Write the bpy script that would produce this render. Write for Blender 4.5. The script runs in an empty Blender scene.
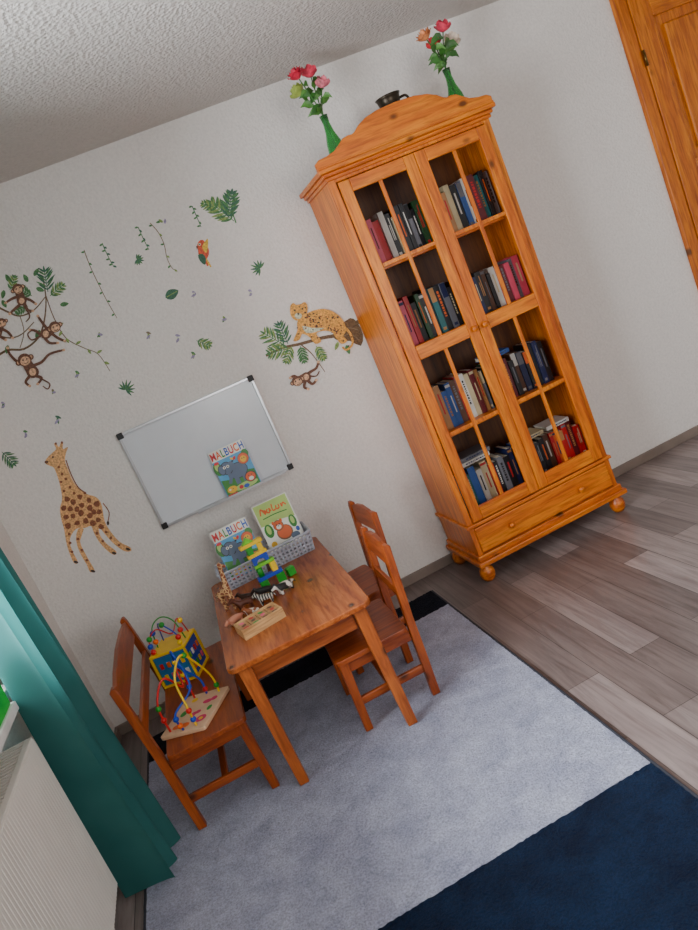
import bpy, bmesh, math, random
from mathutils import Vector, Matrix
random.seed(7)
col = bpy.context.scene.collection
# ---------------------------------------------------------------- camera calibration
F = 740.0
d = Vector((.3884,.8977,.2086)).normalized()
r = Vector((.8857,-.4283,.1796)); r = (r - d*r.dot(d)).normalized()
n = r.cross(d)
CZ = 1.494
WY = 3.58
def ray(u,v):
    p = Vector((u-349, v-465, F))
    return Vector((p.dot(r), p.dot(n), -p.dot(d)))
def onY(u,v,Y=WY):
    q = ray(u,v); s = Y/q.y
    return Vector((q.x*s, Y, CZ+q.z*s))
cd = bpy.data.cameras.new('camera'); cam = bpy.data.objects.new('camera', cd); col.objects.link(cam)
cd.sensor_fit='VERTICAL'; cd.sensor_height=36; cd.lens=F/930*36; cd.clip_start=.02
ex = Vector((r.x,n.x,-d.x)); ed = Vector((r.y,n.y,-d.y)); ef = Vector((r.z,n.z,-d.z))
mw = Matrix(((ex.x,-ed.x,-ef.x,0),(ex.y,-ed.y,-ef.y,0),(ex.z,-ed.z,-ef.z,CZ),(0,0,0,1)))
cam.matrix_world = mw
bpy.context.scene.camera = cam

# ---------------------------------------------------------------- materials
def lin(c):
    out=[]
    for x in c[:3]:
        x=x/255.0
        out.append(x/12.92 if x<=.04045 else ((x+.055)/1.055)**2.4)
    return (*out,1)
def base(name):
    m=bpy.data.materials.new(name); m.use_nodes=True
    nt=m.node_tree; b=nt.nodes['Principled BSDF']
    return m,nt,b
def coords(nt,scale=(1,1,1),rot=(0,0,0)):
    tc=nt.nodes.new('ShaderNodeTexCoord'); mp=nt.nodes.new('ShaderNodeMapping')
    mp.inputs['Scale'].default_value=scale; mp.inputs['Rotation'].default_value=rot
    nt.links.new(tc.outputs['Object'],mp.inputs['Vector']); return mp.outputs['Vector']
def noise(nt,vec,scale,detail=3,rough=.5,dist=0):
    t=nt.nodes.new('ShaderNodeTexNoise'); t.inputs['Scale'].default_value=scale
    t.inputs['Detail'].default_value=detail; t.inputs['Roughness'].default_value=rough
    t.inputs['Distortion'].default_value=dist
    nt.links.new(vec,t.inputs['Vector']); return t.outputs['Fac']
def ramp(nt,fac,stops):
    t=nt.nodes.new('ShaderNodeValToRGB'); e=t.color_ramp.elements
    while len(e)<len(stops): e.new(.5)
    for i,(p,c) in enumerate(stops): e[i].position=p; e[i].color=c
    nt.links.new(fac,t.inputs['Fac']); return t.outputs['Color']
def bump(nt,b,h,strength,dist=.01):
    t=nt.nodes.new('ShaderNodeBump'); t.inputs['Strength'].default_value=strength; t.inputs['Distance'].default_value=dist
    nt.links.new(h,t.inputs['Height']); nt.links.new(t.outputs['Normal'],b.inputs['Normal'])
def mix(nt,a,bb,fac,mode='MIX'):
    t=nt.nodes.new('ShaderNodeMix'); t.data_type='RGBA'; t.blend_type=mode
    if isinstance(fac,float): t.inputs[0].default_value=fac
    else: nt.links.new(fac,t.inputs[0])
    for s,x in ((6,a),(7,bb)):
        if isinstance(x,tuple): t.inputs[s].default_value=x
        else: nt.links.new(x,t.inputs[s])
    return t.outputs[2]
MC={}
def mat(c,rough=.5,var=.12,vs=12,bp=0,bs=60,metal=0):
    key=(tuple(c),rough,var,vs,bp,bs,metal)
    if key in MC: return MC[key]
    m,nt,b=base('painted_%d_%d_%d'%tuple(c[:3]))
    v=coords(nt); f=noise(nt,v,vs); L=lin(c)
    dk=tuple(x*(1-var) for x in L[:3])+(1,); lt=tuple(min(1,x*(1+var)) for x in L[:3])+(1,)
    nt.links.new(ramp(nt,f,[(.3,dk),(.7,lt)]),b.inputs['Base Color'])
    b.inputs['Roughness'].default_value=rough; b.inputs['Metallic'].default_value=metal
    if bp: bump(nt,b,noise(nt,v,bs,4),bp,.003)
    MC[key]=m; return m
def wood(name,c1,c2,axis='Z',rough=.34,knots=True,k=1.0):
    m,nt,b=base(name); s={'X':(.09,1,1),'Y':(1,.09,1),'Z':(1,1,.09)}[axis]
    v=coords(nt,s)
    f=noise(nt,v,20*k,6,.6,.8)
    c=ramp(nt,f,[(.30,lin(c2)),(.5,lin([(a+bb)/2 for a,bb in zip(c1,c2)])),(.64,lin(c1))])
    f2=noise(nt,v,75*k,4,.6,.4)
    g=ramp(nt,f2,[(.36,(.50,.36,.24,1)),(.56,(1,1,1,1))])
    c=mix(nt,c,g,.75,'MULTIPLY')
    if knots:
        s2={'X':(.6,.12,1),'Y':(1,.6,.12),'Z':(1,.12,.6)}[axis]
        vv=coords(nt,s2); t=nt.nodes.new('ShaderNodeTexVoronoi'); t.inputs['Scale'].default_value=8
        nt.links.new(vv,t.inputs['Vector'])
        kf=ramp(nt,t.outputs['Distance'],[(.06,(.9,.9,.9,1)),(.14,(0,0,0,1))])
        c=mix(nt,c,lin([x*.42 for x in c2]),kf)
    nt.links.new(c,b.inputs['Base Color']); b.inputs['Roughness'].default_value=rough
    bump(nt,b,f2,.12,.001); return m
PC1,PC2=(222,128,14),(192,88,2)
pineZ=wood('honey_pine_vertical',PC1,PC2,'Z'); pineX=wood('honey_pine_horizontal',PC1,PC2,'X')
pineIn=wood('pine_interior_shade',(112,66,22),(80,44,10),'Z',.5)  # pine of the cabinet back, interior shade put into its darker colour
tabY=wood('table_pine',(186,102,44),(144,66,22),'Y',.27); tabX=wood('table_pine_cross',(182,98,42),(142,64,22),'X',.36); tabZ=wood('table_pine_leg',(192,104,42),(150,70,22),'Z',.36)
chZ=wood('chair_pine_upright',(178,86,26),(134,54,12),'Z',.36); chX=wood('chair_pine_side',(178,86,26),(134,54,12),'X',.36); chY=wood('chair_pine_rail',(178,86,26),(134,54,12),'Y',.36)
doorZ=wood('door_pine',(220,128,12),(180,88,2),'Z',.35); doorX=wood('door_pine_rail',(220,128,12),(180,88,2),'X',.35)
lightw=wood('pale_birch',(222,180,124),(190,142,90),'X',.5,False)
def glassmat(name,tint=(1,1,1,1)):
    m=bpy.data.materials.new(name); m.use_nodes=True; nt=m.node_tree; nt.nodes.clear()
    o=nt.nodes.new('ShaderNodeOutputMaterial'); t=nt.nodes.new('ShaderNodeBsdfTransparent'); t.inputs[0].default_value=tint
    g=nt.nodes.new('ShaderNodeBsdfGlossy'); g.inputs['Roughness'].default_value=.03
    fr=nt.nodes.new('ShaderNodeFresnel'); fr.inputs[0].default_value=1.3
    mx=nt.nodes.new('ShaderNodeMixShader'); nt.links.new(fr.outputs[0],mx.inputs[0]); nt.links.new(t.outputs[0],mx.inputs[1]); nt.links.new(g.outputs[0],mx.inputs[2])
    nt.links.new(mx.outputs[0],o.inputs[0]); return m
clear=glassmat('clear_glass')
m,nt,b=base('green_bottle_glass'); b.inputs['Base Color'].default_value=lin((110,205,125)); b.inputs['Transmission Weight'].default_value=.9; b.inputs['Roughness'].default_value=.04; greenglass=m
def plaster(name,c,sc,st,dist,rough=.85):
    m,nt,b=base(name); v=coords(nt); L=lin(c)
    t=nt.nodes.new('ShaderNodeTexVoronoi'); t.inputs['Scale'].default_value=sc; nt.links.new(v,t.inputs['Vector'])
    f=noise(nt,v,sc*.9,4,.65); ad=nt.nodes.new('ShaderNodeMath'); ad.operation='ADD'; nt.links.new(t.outputs['Distance'],ad.inputs[0]); nt.links.new(f,ad.inputs[1])
    nt.links.new(ramp(nt,f,[(.35,tuple(x*.91 for x in L[:3])+(1,)),(.6,L)]),b.inputs['Base Color'])  # bump hollows tinted darker, relief shading put into the colour
    b.inputs['Roughness'].default_value=rough; bump(nt,b,ad.outputs[0],st,dist); return m
wallm=plaster('woodchip_wallpaper',(230,225,220),85,.4,.005); ceilm=plaster('textured_ceiling_plaster',(206,200,194),70,.7,.008)
# floor planks
m,nt,b=base('grey_oak_laminate'); v=coords(nt,(1,1,1),(0,0,math.pi/2))
br=nt.nodes.new('ShaderNodeTexBrick'); br.inputs['Scale'].default_value=1; br.inputs['Brick Width'].default_value=.9; br.inputs['Row Height'].default_value=.13
br.inputs['Mortar Size'].default_value=.0014; br.offset=.37; br.inputs['Bias'].default_value=0
br.inputs['Color1'].default_value=lin((168,154,150)); br.inputs['Color2'].default_value=lin((118,106,102)); br.inputs['Mortar'].default_value=lin((84,75,72))
nt.links.new(v,br.inputs['Vector'])
v2=coords(nt,(1,.06,1)); g=noise(nt,v2,34,7,.7,.7); gc=ramp(nt,g,[(.34,(.42,.39,.39,1)),(.58,(1,1,1,1))])
v3=coords(nt,(1,.2,1)); g3=noise(nt,v3,9,3); gc3=ramp(nt,g3,[(.35,(.78,.76,.77,1)),(.6,(1,1,1,1))])
c=mix(nt,br.outputs['Color'],gc,.72,'MULTIPLY'); c=mix(nt,c,gc3,.8,'MULTIPLY'); nt.links.new(c,b.inputs['Base Color'])
b.inputs['Roughness'].default_value=.3; bump(nt,b,g,.08,.001); floorm=m
def pile(name,c1,c2,sheen=.2):
    m,nt,b=base(name); v=coords(nt); f=noise(nt,v,8,7,.7,.35); f2=noise(nt,v,150,4,.75)
    c=ramp(nt,f,[(.36,lin(c2)),(.64,lin(c1))]); s=ramp(nt,f2,[(.38,(.5,.5,.52,1)),(.60,(1,1,1,1))])
    nt.links.new(mix(nt,c,s,.85,'MULTIPLY'),b.inputs['Base Color']); b.inputs['Roughness'].default_value=1
    b.inputs['Specular IOR Level'].default_value=.05; b.inputs['Sheen Weight'].default_value=sheen
    bump(nt,b,f2,1,.010); return m
rugG=pile('silver_grey_pile',(214,218,240),(176,180,208)); rugN=pile('navy_pile',(24,46,78),(12,26,52),.04); rugK=pile('dark_slate_pile',(34,38,54),(18,22,34),.03)
# curtain
m,nt,b=base('teal_curtain_cloth'); v=coords(nt,(1,1,1)); f=noise(nt,v,6,2); cc=ramp(nt,f,[(.3,lin((58,128,126))),(.7,lin((72,142,138)))])
nt.links.new(cc,b.inputs['Base Color']); b.inputs['Roughness'].default_value=.8; bump(nt,b,noise(nt,coords(nt),700,2),.15,.001)
tr=nt.nodes.new('ShaderNodeBsdfTranslucent'); nt.links.new(cc,tr.inputs[0]); mx=nt.nodes.new('ShaderNodeMixShader'); mx.inputs[0].default_value=.55
nt.links.new(b.outputs[0],mx.inputs[1]); nt.links.new(tr.outputs[0],mx.inputs[2]); nt.links.new(mx.outputs[0],nt.nodes['Material Output'].inputs[0]); curtm=m
white=mat((236,234,230),.35); plasticW=mat((232,226,216),.35,.03); alu=mat((190,192,196),.3,.05,20,0,60,.8); black=mat((22,22,24),.5)
red=mat((205,20,24),.4); yellow=mat((246,200,6),.4); blue=mat((12,66,185),.4); green=mat((26,150,36),.4); orange=mat((240,105,12),.4); pink=mat((240,90,140),.4)
paper=mat((214,206,184),.8); basketm=mat((172,176,190),.5)
def spotted(name,c1,c2,kind,scale):
    m,nt,b=base(name); v=coords(nt)
    if kind=='vor':
        t=nt.nodes.new('ShaderNodeTexVoronoi'); t.feature='DISTANCE_TO_EDGE'; t.inputs['Scale'].default_value=scale; nt.links.new(v,t.inputs['Vector']); f=t.outputs['Distance']; st=[(.08,lin(c1)),(.13,lin(c2))]
    elif kind=='wave':
        t=nt.nodes.new('ShaderNodeTexWave'); t.inputs['Scale'].default_value=scale; t.inputs['Distortion'].default_value=2; nt.links.new(v,t.inputs['Vector']); f=t.outputs['Fac']; st=[(.5,lin(c1)),(.6,lin(c2))]
    else: f=noise(nt,v,scale,1); st=[(.49,lin(c1)),(.52,lin(c2))]
    nt.links.new(ramp(nt,f,st),b.inputs['Base Color']); b.inputs['Roughness'].default_value=.5; return m

# ---------------------------------------------------------------- mesh builder
class MB:
    def __init__(s): s.v=[];s.f=[];s.m=[];s.s=[];s.mi=0
    def add(s,vs,fs,smooth=False,M=None):
        o=len(s.v)
        for q in vs: s.v.append(tuple(M@Vector(q)) if M is not None else tuple(q))
        for f in fs: s.f.append(tuple(i+o for i in f)); s.m.append(s.mi); s.s.append(smooth)
        return s
    def addbm(s,bm,smooth=False,M=None):
        bm.verts.index_update(); s.add([v.co[:] for v in bm.verts],[[v.index for v in f.verts] for f in bm.faces],smooth,M); bm.free(); return s
    def box(s,x0,x1,y0,y1,z0,z1,b=0,M=None):
        bm=bmesh.new(); bmesh.ops.create_cube(bm,size=1)
        for v in bm.verts: v.co=Vector(((x0+x1)/2+v.co.x*(x1-x0),(y0+y1)/2+v.co.y*(y1-y0),(z0+z1)/2+v.co.z*(z1-z0)))
        if b: bmesh.ops.bevel(bm,geom=bm.edges[:],offset=b,segments=2,profile=.5,affect='EDGES')
        return s.addbm(bm,False,M)
    def prism(s,pts,a0,a1,plane='xz',b=0,M=None):
        mp={'xz':lambda p,a:(p[0],a,p[1]),'xy':lambda p,a:(p[0],p[1],a),'yz':lambda p,a:(a,p[0],p[1])}[plane]
        bm=bmesh.new(); A=[bm.verts.new(mp(p,a0)) for p in pts]; B=[bm.verts.new(mp(p,a1)) for p in pts]; k=len(pts)
        bm.faces.new(A); bm.faces.new(B[::-1])
        for i in range(k): bm.faces.new((A[i],B[i],B[(i+1)%k],A[(i+1)%k]))
        bmesh.ops.recalc_face_normals(bm,faces=bm.faces[:])
        if b:
            ed_=[e for e in bm.edges if (e.verts[0] in A and e.verts[1] in A) or (e.verts[0] in B and e.verts[1] in B)]
            bmesh.ops.bevel(bm,geom=ed_,offset=b,segments=2,profile=.5,affect='EDGES')
        return s.addbm(bm,False,M)
    def frust(s,t,bt,wt,wb):
        vs=[]
        for c,w in ((bt,wb),(t,wt)):
            for sx,sy in ((-1,-1),(1,-1),(1,1),(-1,1)): vs.append((c[0]+sx*w/2,c[1]+sy*w/2,c[2]))
        bm=bmesh.new(); V=[bm.verts.new(q) for q in vs]
        for f in ((3,2,1,0),(4,5,6,7),(0,1,5,4),(1,2,6,5),(2,3,7,6),(3,0,4,7)): bm.faces.new([V[i] for i in f])
        bmesh.ops.bevel(bm,geom=bm.edges[:],offset=.003,segments=2,profile=.5,affect='EDGES')
        return s.addbm(bm)
    def tube(s,pts,rad,seg=8,M=None,closed=False):
        P=[Vector(p) for p in pts]; k=len(P); R=rad if isinstance(rad,(list,tuple)) else [rad]*k
        vs=[];fs=[];up=Vector((0,0,1)); prev=None
        for i in range(k):
            if closed: t=P[(i+1)%k]-P[i-1]
            else: t=P[min(i+1,k-1)]-P[max(i-1,0)]
            t.normalize()
            if prev is None:
                a=t.cross(up)
                if a.length<.1: a=t.cross(Vector((1,0,0)))
            else: a=prev-t*prev.dot(t)
            a.normalize(); prev=a; bb=t.cross(a)
            for j in range(seg):
                w=2*math.pi*j/seg; vs.append(P[i]+(a*math.cos(w)+bb*math.sin(w))*R[i])
        for i in range(k if closed else k-1):
            for j in range(seg):
                i2=(i+1)%k
                fs.append((i*seg+j,i*seg+(j+1)%seg,i2*seg+(j+1)%seg,i2*seg+j))
        if not closed: fs.append(tuple(range(seg))[::-1]); fs.append(tuple((k-1)*seg+j for j in range(seg)))
        return s.add(vs,fs,True,M)
    def lathe(s,prof,c=(0,0,0),seg=24,M=None):
        vs=[];fs=[];k=len(prof)
        for (rr_,z) in prof:
            for j in range(seg):
                w=2*math.pi*j/seg; vs.append((c[0]+rr_*math.cos(w),c[1]+rr_*math.sin(w),c[2]+z))
        for i in range(k-1):
            for j in range(seg): fs.append((i*seg+j,i*seg+(j+1)%seg,(i+1)*seg+(j+1)%seg,(i+1)*seg+j))
        return s.add(vs,fs,True,M)
    def ball(s,c,R,sc=(1,1,1),seg=14,M=None):
        bm=bmesh.new(); bmesh.ops.create_uvsphere(bm,u_segments=seg,v_segments=max(6,seg//2+1),radius=R)
        for v in bm.verts: v.co=Vector((v.co.x*sc[0]+c[0],v.co.y*sc[1]+c[1],v.co.z*sc[2]+c[2]))
        return s.addbm(bm,True,M)
ORG={}
def mesh_of(name,mb,mats,shift=(0,0,0)):
    me=bpy.data.meshes.new(name); sh=Vector(shift)
    me.from_pydata([tuple(Vector(q)-sh) for q in mb.v],[],mb.f)
    for mm in (mats if isinstance(mats,(list,tuple)) else [mats]): me.materials.append(mm)
    me.polygons.foreach_set('material_index',mb.m); me.polygons.foreach_set('use_smooth',mb.s); me.update(); return me
def tl(o,label,cat,group=None):
    o['label']=label; o['category']=cat
    if group: o['group']=group
    return o
def empty(name,loc,label,cat,group=None):
    o=bpy.data.objects.new(name,None); o.empty_display_size=.05; col.objects.link(o); o.location=loc; ORG[o.name]=Vector(loc)
    return tl(o,label,cat,group)
def part(name,mb,mats,parent,label=None):
    o=bpy.data.objects.new(name,mesh_of(name,mb,mats,ORG[parent.name])); col.objects.link(o); o.parent=parent; ORG[o.name]=ORG[parent.name]
    if label: o['label']=label
    return o
def solo(name,mb,mats,label,cat,group=None,local=None):
    if local is None:
        xs=[q[0] for q in mb.v]; ys=[q[1] for q in mb.v]; zs=[q[2] for q in mb.v]
        loc=Vector(((min(xs)+max(xs))/2,(min(ys)+max(ys))/2,min(zs))); sh=loc
    else: loc=Vector(local); sh=Vector((0,0,0))
    o=bpy.data.objects.new(name,mesh_of(name,mb,mats,sh)); col.objects.link(o); o.location=loc; ORG[o.name]=loc
    return tl(o,label,cat,group)
def struct(name,mb,mats):
    o=bpy.data.objects.new(name,mesh_of(name,mb,mats)); col.objects.link(o); o['kind']='structure'; ORG[o.name]=Vector((0,0,0)); return o
def copy_tree(o,parent=None):
    c=o.copy(); col.objects.link(c)
    if parent: c.parent=parent
    for ch in list(o.children): copy_tree(ch,c)
    return c
def rr(x0,x1,y0,y1,R,k=5):
    pts=[]
    for cx,cy,a in ((x1-R,y1-R,0),(x0+R,y1-R,90),(x0+R,y0+R,180),(x1-R,y0+R,270)):
        for i in range(k+1):
            w=math.radians(a+90*i/k); pts.append((cx+R*math.cos(w),cy+R*math.sin(w)))
    return pts
def cr(pts,k=4,closed=True):
    P=[Vector(p) for p in pts]; N=len(P); out=[]
    for i in range(N if closed else N-1):
        g=(lambda j:P[j%N]) if closed else (lambda j:P[max(0,min(N-1,j))])
        a,b_,c_,e=g(i-1),g(i),g(i+1),g(i+2)
        for q in range(k):
            t=q/k; out.append(.5*((2*b_)+(c_-a)*t+(2*a-5*b_+4*c_-e)*t*t+(3*b_-a-3*c_+e)*t**3))
    if not closed: out.append(P[-1])
    return out

# ---------------------------------------------------------------- room
XL,XR,YB,H=-.9,4.3,-1.4,2.5
struct('floor',MB().box(XL-.2,XR+.2,YB-.2,WY+.15,-.1,0),floorm)
struct('ceiling',MB().box(XL-.2,XR+.2,YB-.2,WY+.15,H,H+.1),ceilm)
struct('wall_back',MB().box(XL-.2,XR+.2,WY,WY+.15,0,H),wallm)
w=MB(); wy0,wy1,wz0,wz1=.7,2.48,.80,2.25
w.box(XL-.2,XL,YB,wy0,0,H).box(XL-.2,XL,wy1,WY,0,H).box(XL-.2,XL,wy0,wy1,0,wz0-.03).box(XL-.2,XL,wy0,wy1,wz1,H)
struct('wall_left',w,wallm)
struct('wall_right',MB().box(XR,XR+.15,YB,WY,0,H),wallm)
rx0,rx1,rz0,rz1=.2,2.9,.7,2.2
w=MB(); w.box(XL-.2,rx0,YB-.2,YB,0,H).box(rx1,XR+.2,YB-.2,YB,0,H).box(rx0,rx1,YB-.2,YB,0,rz0).box(rx0,rx1,YB-.2,YB,rz1,H)
struct('wall_rear',w,wallm)
bb=mat((128,114,104),.5)
struct('baseboard_back',MB().box(XL,2.87,WY-.016,WY,0,.05,.003),bb)
struct('baseboard_left',MB().box(XL,XL+.016,YB,WY-.016,0,.05,.003),bb)
def window(name,axis,a0,a1,z0,z1,pos,div):
    f=MB(); g=MB(); t=.06
    def bx(mb,u0,u1,q0,q1,dd):
        if axis=='y': mb.box(pos-dd,pos+dd,u0,u1,q0,q1)
        else: mb.box(u0,u1,pos-dd,pos+dd,q0,q1)
    bx(f,a0,a1,z0,z0+t,.03); bx(f,a0,a1,z1-t,z1,.03); bx(f,a0,a0+t,z0+t,z1-t,.03); bx(f,a1-t,a1,z0+t,z1-t,.03)
    for k in range(1,div):
        c_=a0+(a1-a0)*k/div; bx(f,c_-.04,c_+.04,z0+t,z1-t,.03)
    o=struct(name,f,plasticW)
    bx(g,a0+t,a1-t,z0+t,z1-t,.003); part('window_glass',g,clear,o); return o
w1=window('window_1','y',wy0,wy1,wz0,wz1,XL-.13,2)
part('window_sill',MB().prism([(XL-.1,wy0-.03),(XL+.125,wy0-.03),(XL+.125,2.262),(XL+.07,2.262),(XL+.07,wy1-.002),(XL-.1,wy1-.002)],wz0-.03,wz0,'xy',.004),white,w1)
window('added_rear_window','x',rx0,rx1,rz0,rz1,YB-.1,3)  # unseen window added in the rear wall to let fill light in
dz=2.37; dx0=2.87
c_=MB(); c_.box(dx0,dx0+.075,WY-.03,WY,0,dz,.006).box(3.83,3.905,WY-.03,WY,0,dz,.006).box(dx0+.075,3.83,WY-.03,WY,dz-.075,dz,.006)
dr=struct('door_1',c_,doorZ)
lf=MB(); x0,x1=dx0+.08,3.825; Y0=WY-.034
lf.box(x0,x0+.12,Y0,WY-.004,.005,dz-.08,.004).box(x1-.12,x1,Y0,WY-.004,.005,dz-.08,.004)
leaf=part('door_leaf',lf,doorZ,dr)
for z0,z1 in ((.005,.2),(1.28,1.42),(2.17,dz-.08)): part('door_rail',MB().box(x0+.12,x1-.12,Y0,WY-.004,z0,z1,.003),doorX,leaf)
for z0,z1 in ((.2,1.28),(1.42,2.17)):
    pn=MB().box(x0+.12,x1-.12,WY-.014,WY-.004,z0,z1); pn.box(x0+.17,x1-.17,WY-.030,WY-.014,z0+.05,z1-.05,.010)
    part('door_panel',pn,doorZ,leaf)
for z in (.3,1.99): part('door_hinge',MB().lathe([(0,-.04),(.007,-.04),(.007,.04),(0,.04)],(x0-.002,Y0-.006,z),12),mat((110,84,40),.3,.1,12,0,60,.8),leaf)

# ---------------------------------------------------------------- rug
rx=( -.745,.765); ry=(.95,1.655,3.128,3.353)
rug=empty('area_rug',(0,2.15,0),'large short pile rug with silver grey middle and dark end bands','rug')
def pilegrid(x0,x1,y0,y1,res=.008):
    mb=MB(); nx=int((x1-x0)/res); ny=int((y1-y0)/res); vs=[];fs=[]
    for j in range(ny+1):
        for i in range(nx+1): vs.append((x0+(x1-x0)*i/nx,y0+(y1-y0)*j/ny,.0122+random.uniform(-.002,.002)))
    for j in range(ny):
        for i in range(nx): a=j*(nx+1)+i; fs.append((a,a+1,a+nx+2,a+nx+1))
    mb.add(vs,fs,True); mb.box(x0,x1,y0,y1,.001,.0095); return mb
part('pile_field',pilegrid(rx[0]+.01,rx[1]-.01,ry[1],ry[2]),rugG,rug,'silver grey middle field of the rug')
part('pile_band',pilegrid(rx[0]+.01,rx[1]-.01,ry[0],ry[1]),rugN,rug,'navy blue end band of the rug')
part('pile_band',pilegrid(rx[0]+.01,rx[1]-.01,ry[2],ry[3]),rugK,rug,'dark band of the rug beside the wall')
for xa in (rx[0],rx[1]-.01): part('edge_binding',MB().box(xa,xa+.01,ry[0],ry[3],.001,.013,.003),mat((50,52,62),.9),rug)

# ---------------------------------------------------------------- cabinet
X0,X1,YF,YK=.995,1.79,3.165,3.565
cab=empty('display_cabinet',((X0+X1)/2,3.37,0),'tall honey pine glass door bookcase with arched top and ball feet','cabinet')
for x in (X0,X1-.022): part('side_panel',MB().box(x,x+.022,YF+.02,YK,.13,1.96,.003),pineZ,cab)
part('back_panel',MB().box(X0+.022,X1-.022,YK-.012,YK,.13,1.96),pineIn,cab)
for q in ((X0,X0+.03,.29,1.96),(X1-.03,X1,.29,1.96),(X0+.03,X1-.03,1.935,1.96)): part('face_frame',MB().box(q[0],q[1],YF,YF+.0195,q[2],q[3],.003),pineZ,cab)
for z in (1.545,1.155,.725): part('shelf',MB().box(X0+.022,X1-.022,YF+.045,YK-.012,z-.02,z,.002),pineX,cab)
part('floor_board',MB().box(X0+.022,X1-.022,YF+.02,YK-.012,.29,.312),pineX,cab)
co=MB()
for k,(o_,z0,z1) in enumerate(((.010,1.948,1.964),(.020,1.964,1.980),(.034,1.980,2.0))): co.box(X0-o_,X1+o_,YF-o_,YK,z0,z1,.004)
part('cornice',co,pineX,cab)
cx=(X0+X1)/2; hw=.43
half=[(hw,.0),(hw,.028),(hw-.02,.040),(hw-.06,.043),(hw-.10,.052),(hw-.13,.070),(hw-.155,.086),(hw-.18,.090),(hw-.20,.088),(hw-.215,.094),(hw-.24,.112),(hw-.28,.130),(hw-.34,.142),(0,.146)]
pts=[(cx+a,2.0+b_) for a,b_ in half]+[(cx-a,2.0+b_) for a,b_ in half[-2::-1]]
part('pediment',MB().prism(pts,YF-.025,YF-.003,'xz',.004),pineX,cab)
part('pediment_base',MB().box(cx-hw,cx+hw,YF-.030,YF-.002,2.0,2.008,.002),pineX,cab)
bs=MB().box(X0-.025,X1+.025,YF-.028,YK,.082,.108,.005).box(X0-.012,X1+.012,YF-.012,YK,.108,.135,.004).box(X0-.012,X1+.012,YF-.012,YK,.275,.292,.004)
part('base_moulding',bs,pineX,cab)
part('drawer_case',MB().box(X0+.0225,X1-.0225,YF+.014,YK-.013,.136,.274),pineX,cab)
for q in (X0,X1-.0225): part('corner_post',MB().box(q,q+.0225,YF,YF+.0195,.135,.275,.001),pineZ,cab)
dw=part('drawer',MB().box(X0+.024,X1-.024,YF-.008,YF+.013,.143,.27,.005),pineX,cab)
def knob(c): 
    M=Matrix.Translation(c)@Matrix.Rotation(math.pi/2,4,'X')
    return MB().lathe([(0,-.002),(.008,-.002),(.007,.008),(.013,.014),(.015,.020),(.011,.026),(0,.028)],(0,0,0),16,M)
for x in (X0+.2,X1-.2): part('knob',knob((x,YF-.008,.207)),pineX,dw)
for x,y in ((X0+.01,YF+.01),(X1-.03,YF+.01),(X0+.01,YK-.05),(X1-.03,YK-.05)):
    part('ball_foot',MB().lathe([(.0,0),(.022,.001),(.034,.018),(.038,.038),(.034,.060),(.022,.072),(.024,.084),(0,.084)],(x,y,0),24),pineX,cab)
mid=(X0+X1)/2
def cabdoor(a0,a1,hinge_left):
    fr=MB(); s_=.052; Ya,Yb=YF-.016,YF-.001
    fr.box(a0,a0+s_,Ya,Yb,.3,1.93,.004).box(a1-s_,a1,Ya,Yb,.3,1.93,.004)
    o=part('door',fr,pineZ,cab)
    for z0,z1 in ((.3,.365),(1.10,1.165),(1.875,1.93)): part('door_rail',MB().box(a0+s_,a1-s_,Ya,Yb,z0,z1,.003),pineX,o)
    for z0,z1,zs in ((.365,1.10,.733),(1.165,1.875,1.545)):
        m_=(a0+a1)/2
        mm=MB().box(m_-.009,m_+.009,Ya+.003,Yb-.003,z0,z1,.002).box(a0+s_,a1-s_,Ya+.004,Yb-.004,zs-.009,zs+.009,.002)
        part('muntin',mm,pineZ,o)
    kx=a1-.026 if hinge_left else a0+.026
    part('knob',knob((kx,Ya,1.13)),pineX,o)
cabdoor(X0+.032,mid-.001,True); cabdoor(mid+.001,X1-.032,False)

# ---------------------------------------------------------------- books
CN={'white':(190,186,178),'cream':(176,160,124),'red':(166,16,22),'pink':(186,62,86),'black':(20,20,24),'navy':(16,28,68),'blue':(30,74,140),'teal':(18,84,86),'grey':(96,96,102),'brown':(80,46,26),'tan':(154,106,60),'orange':(190,80,20),'green':(28,66,34),'maroon':(84,16,24)}  # book colours lowered to carry the dimness inside the cabinet
ORD=['first','second','third','fourth','fifth','sixth','seventh','eighth','ninth','tenth','eleventh','twelfth','thirteenth','fourteenth']
def book_mesh(t,h,dp,style=0):
    mb=MB(); cv=.0015
    mb.box(-t/2,t/2,-dp,-dp+.003,0,h,.001); mb.box(-t/2,-t/2+cv,-dp+.002,0,0,h); mb.box(t/2-cv,t/2,-dp+.002,0,0,h)
    mb.mi=1; mb.box(-t/2+cv,t/2-cv,-dp+.003,-.004,.003,h-.003)
    mb.mi=2; y=-dp-.0004
    def bar(q,z0,z1,off=0): mb.add([(off-q,y,z0*h),(off+q,y,z0*h),(off+q,y,z1*h),(off-q,y,z1*h)],[(0,1,2,3)])
    if style==0: bar(t*.12,.35,.82)
    elif style==1: bar(t*.46,.9,.96); bar(t*.1,.3,.7)
    elif style==2:
        z=.3
        while z<.85: L=random.uniform(.02,.07); bar(t*.17,z,z+L); z+=L+.02
    elif style==3: bar(t*.46,.68,.99); bar(t*.3,.05,.11)
    elif style==4: bar(t*.25,.06,.12); bar(t*.08,.4,.9,t*.12); bar(t*.06,.4,.75,-t*.14)
    return mb
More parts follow.
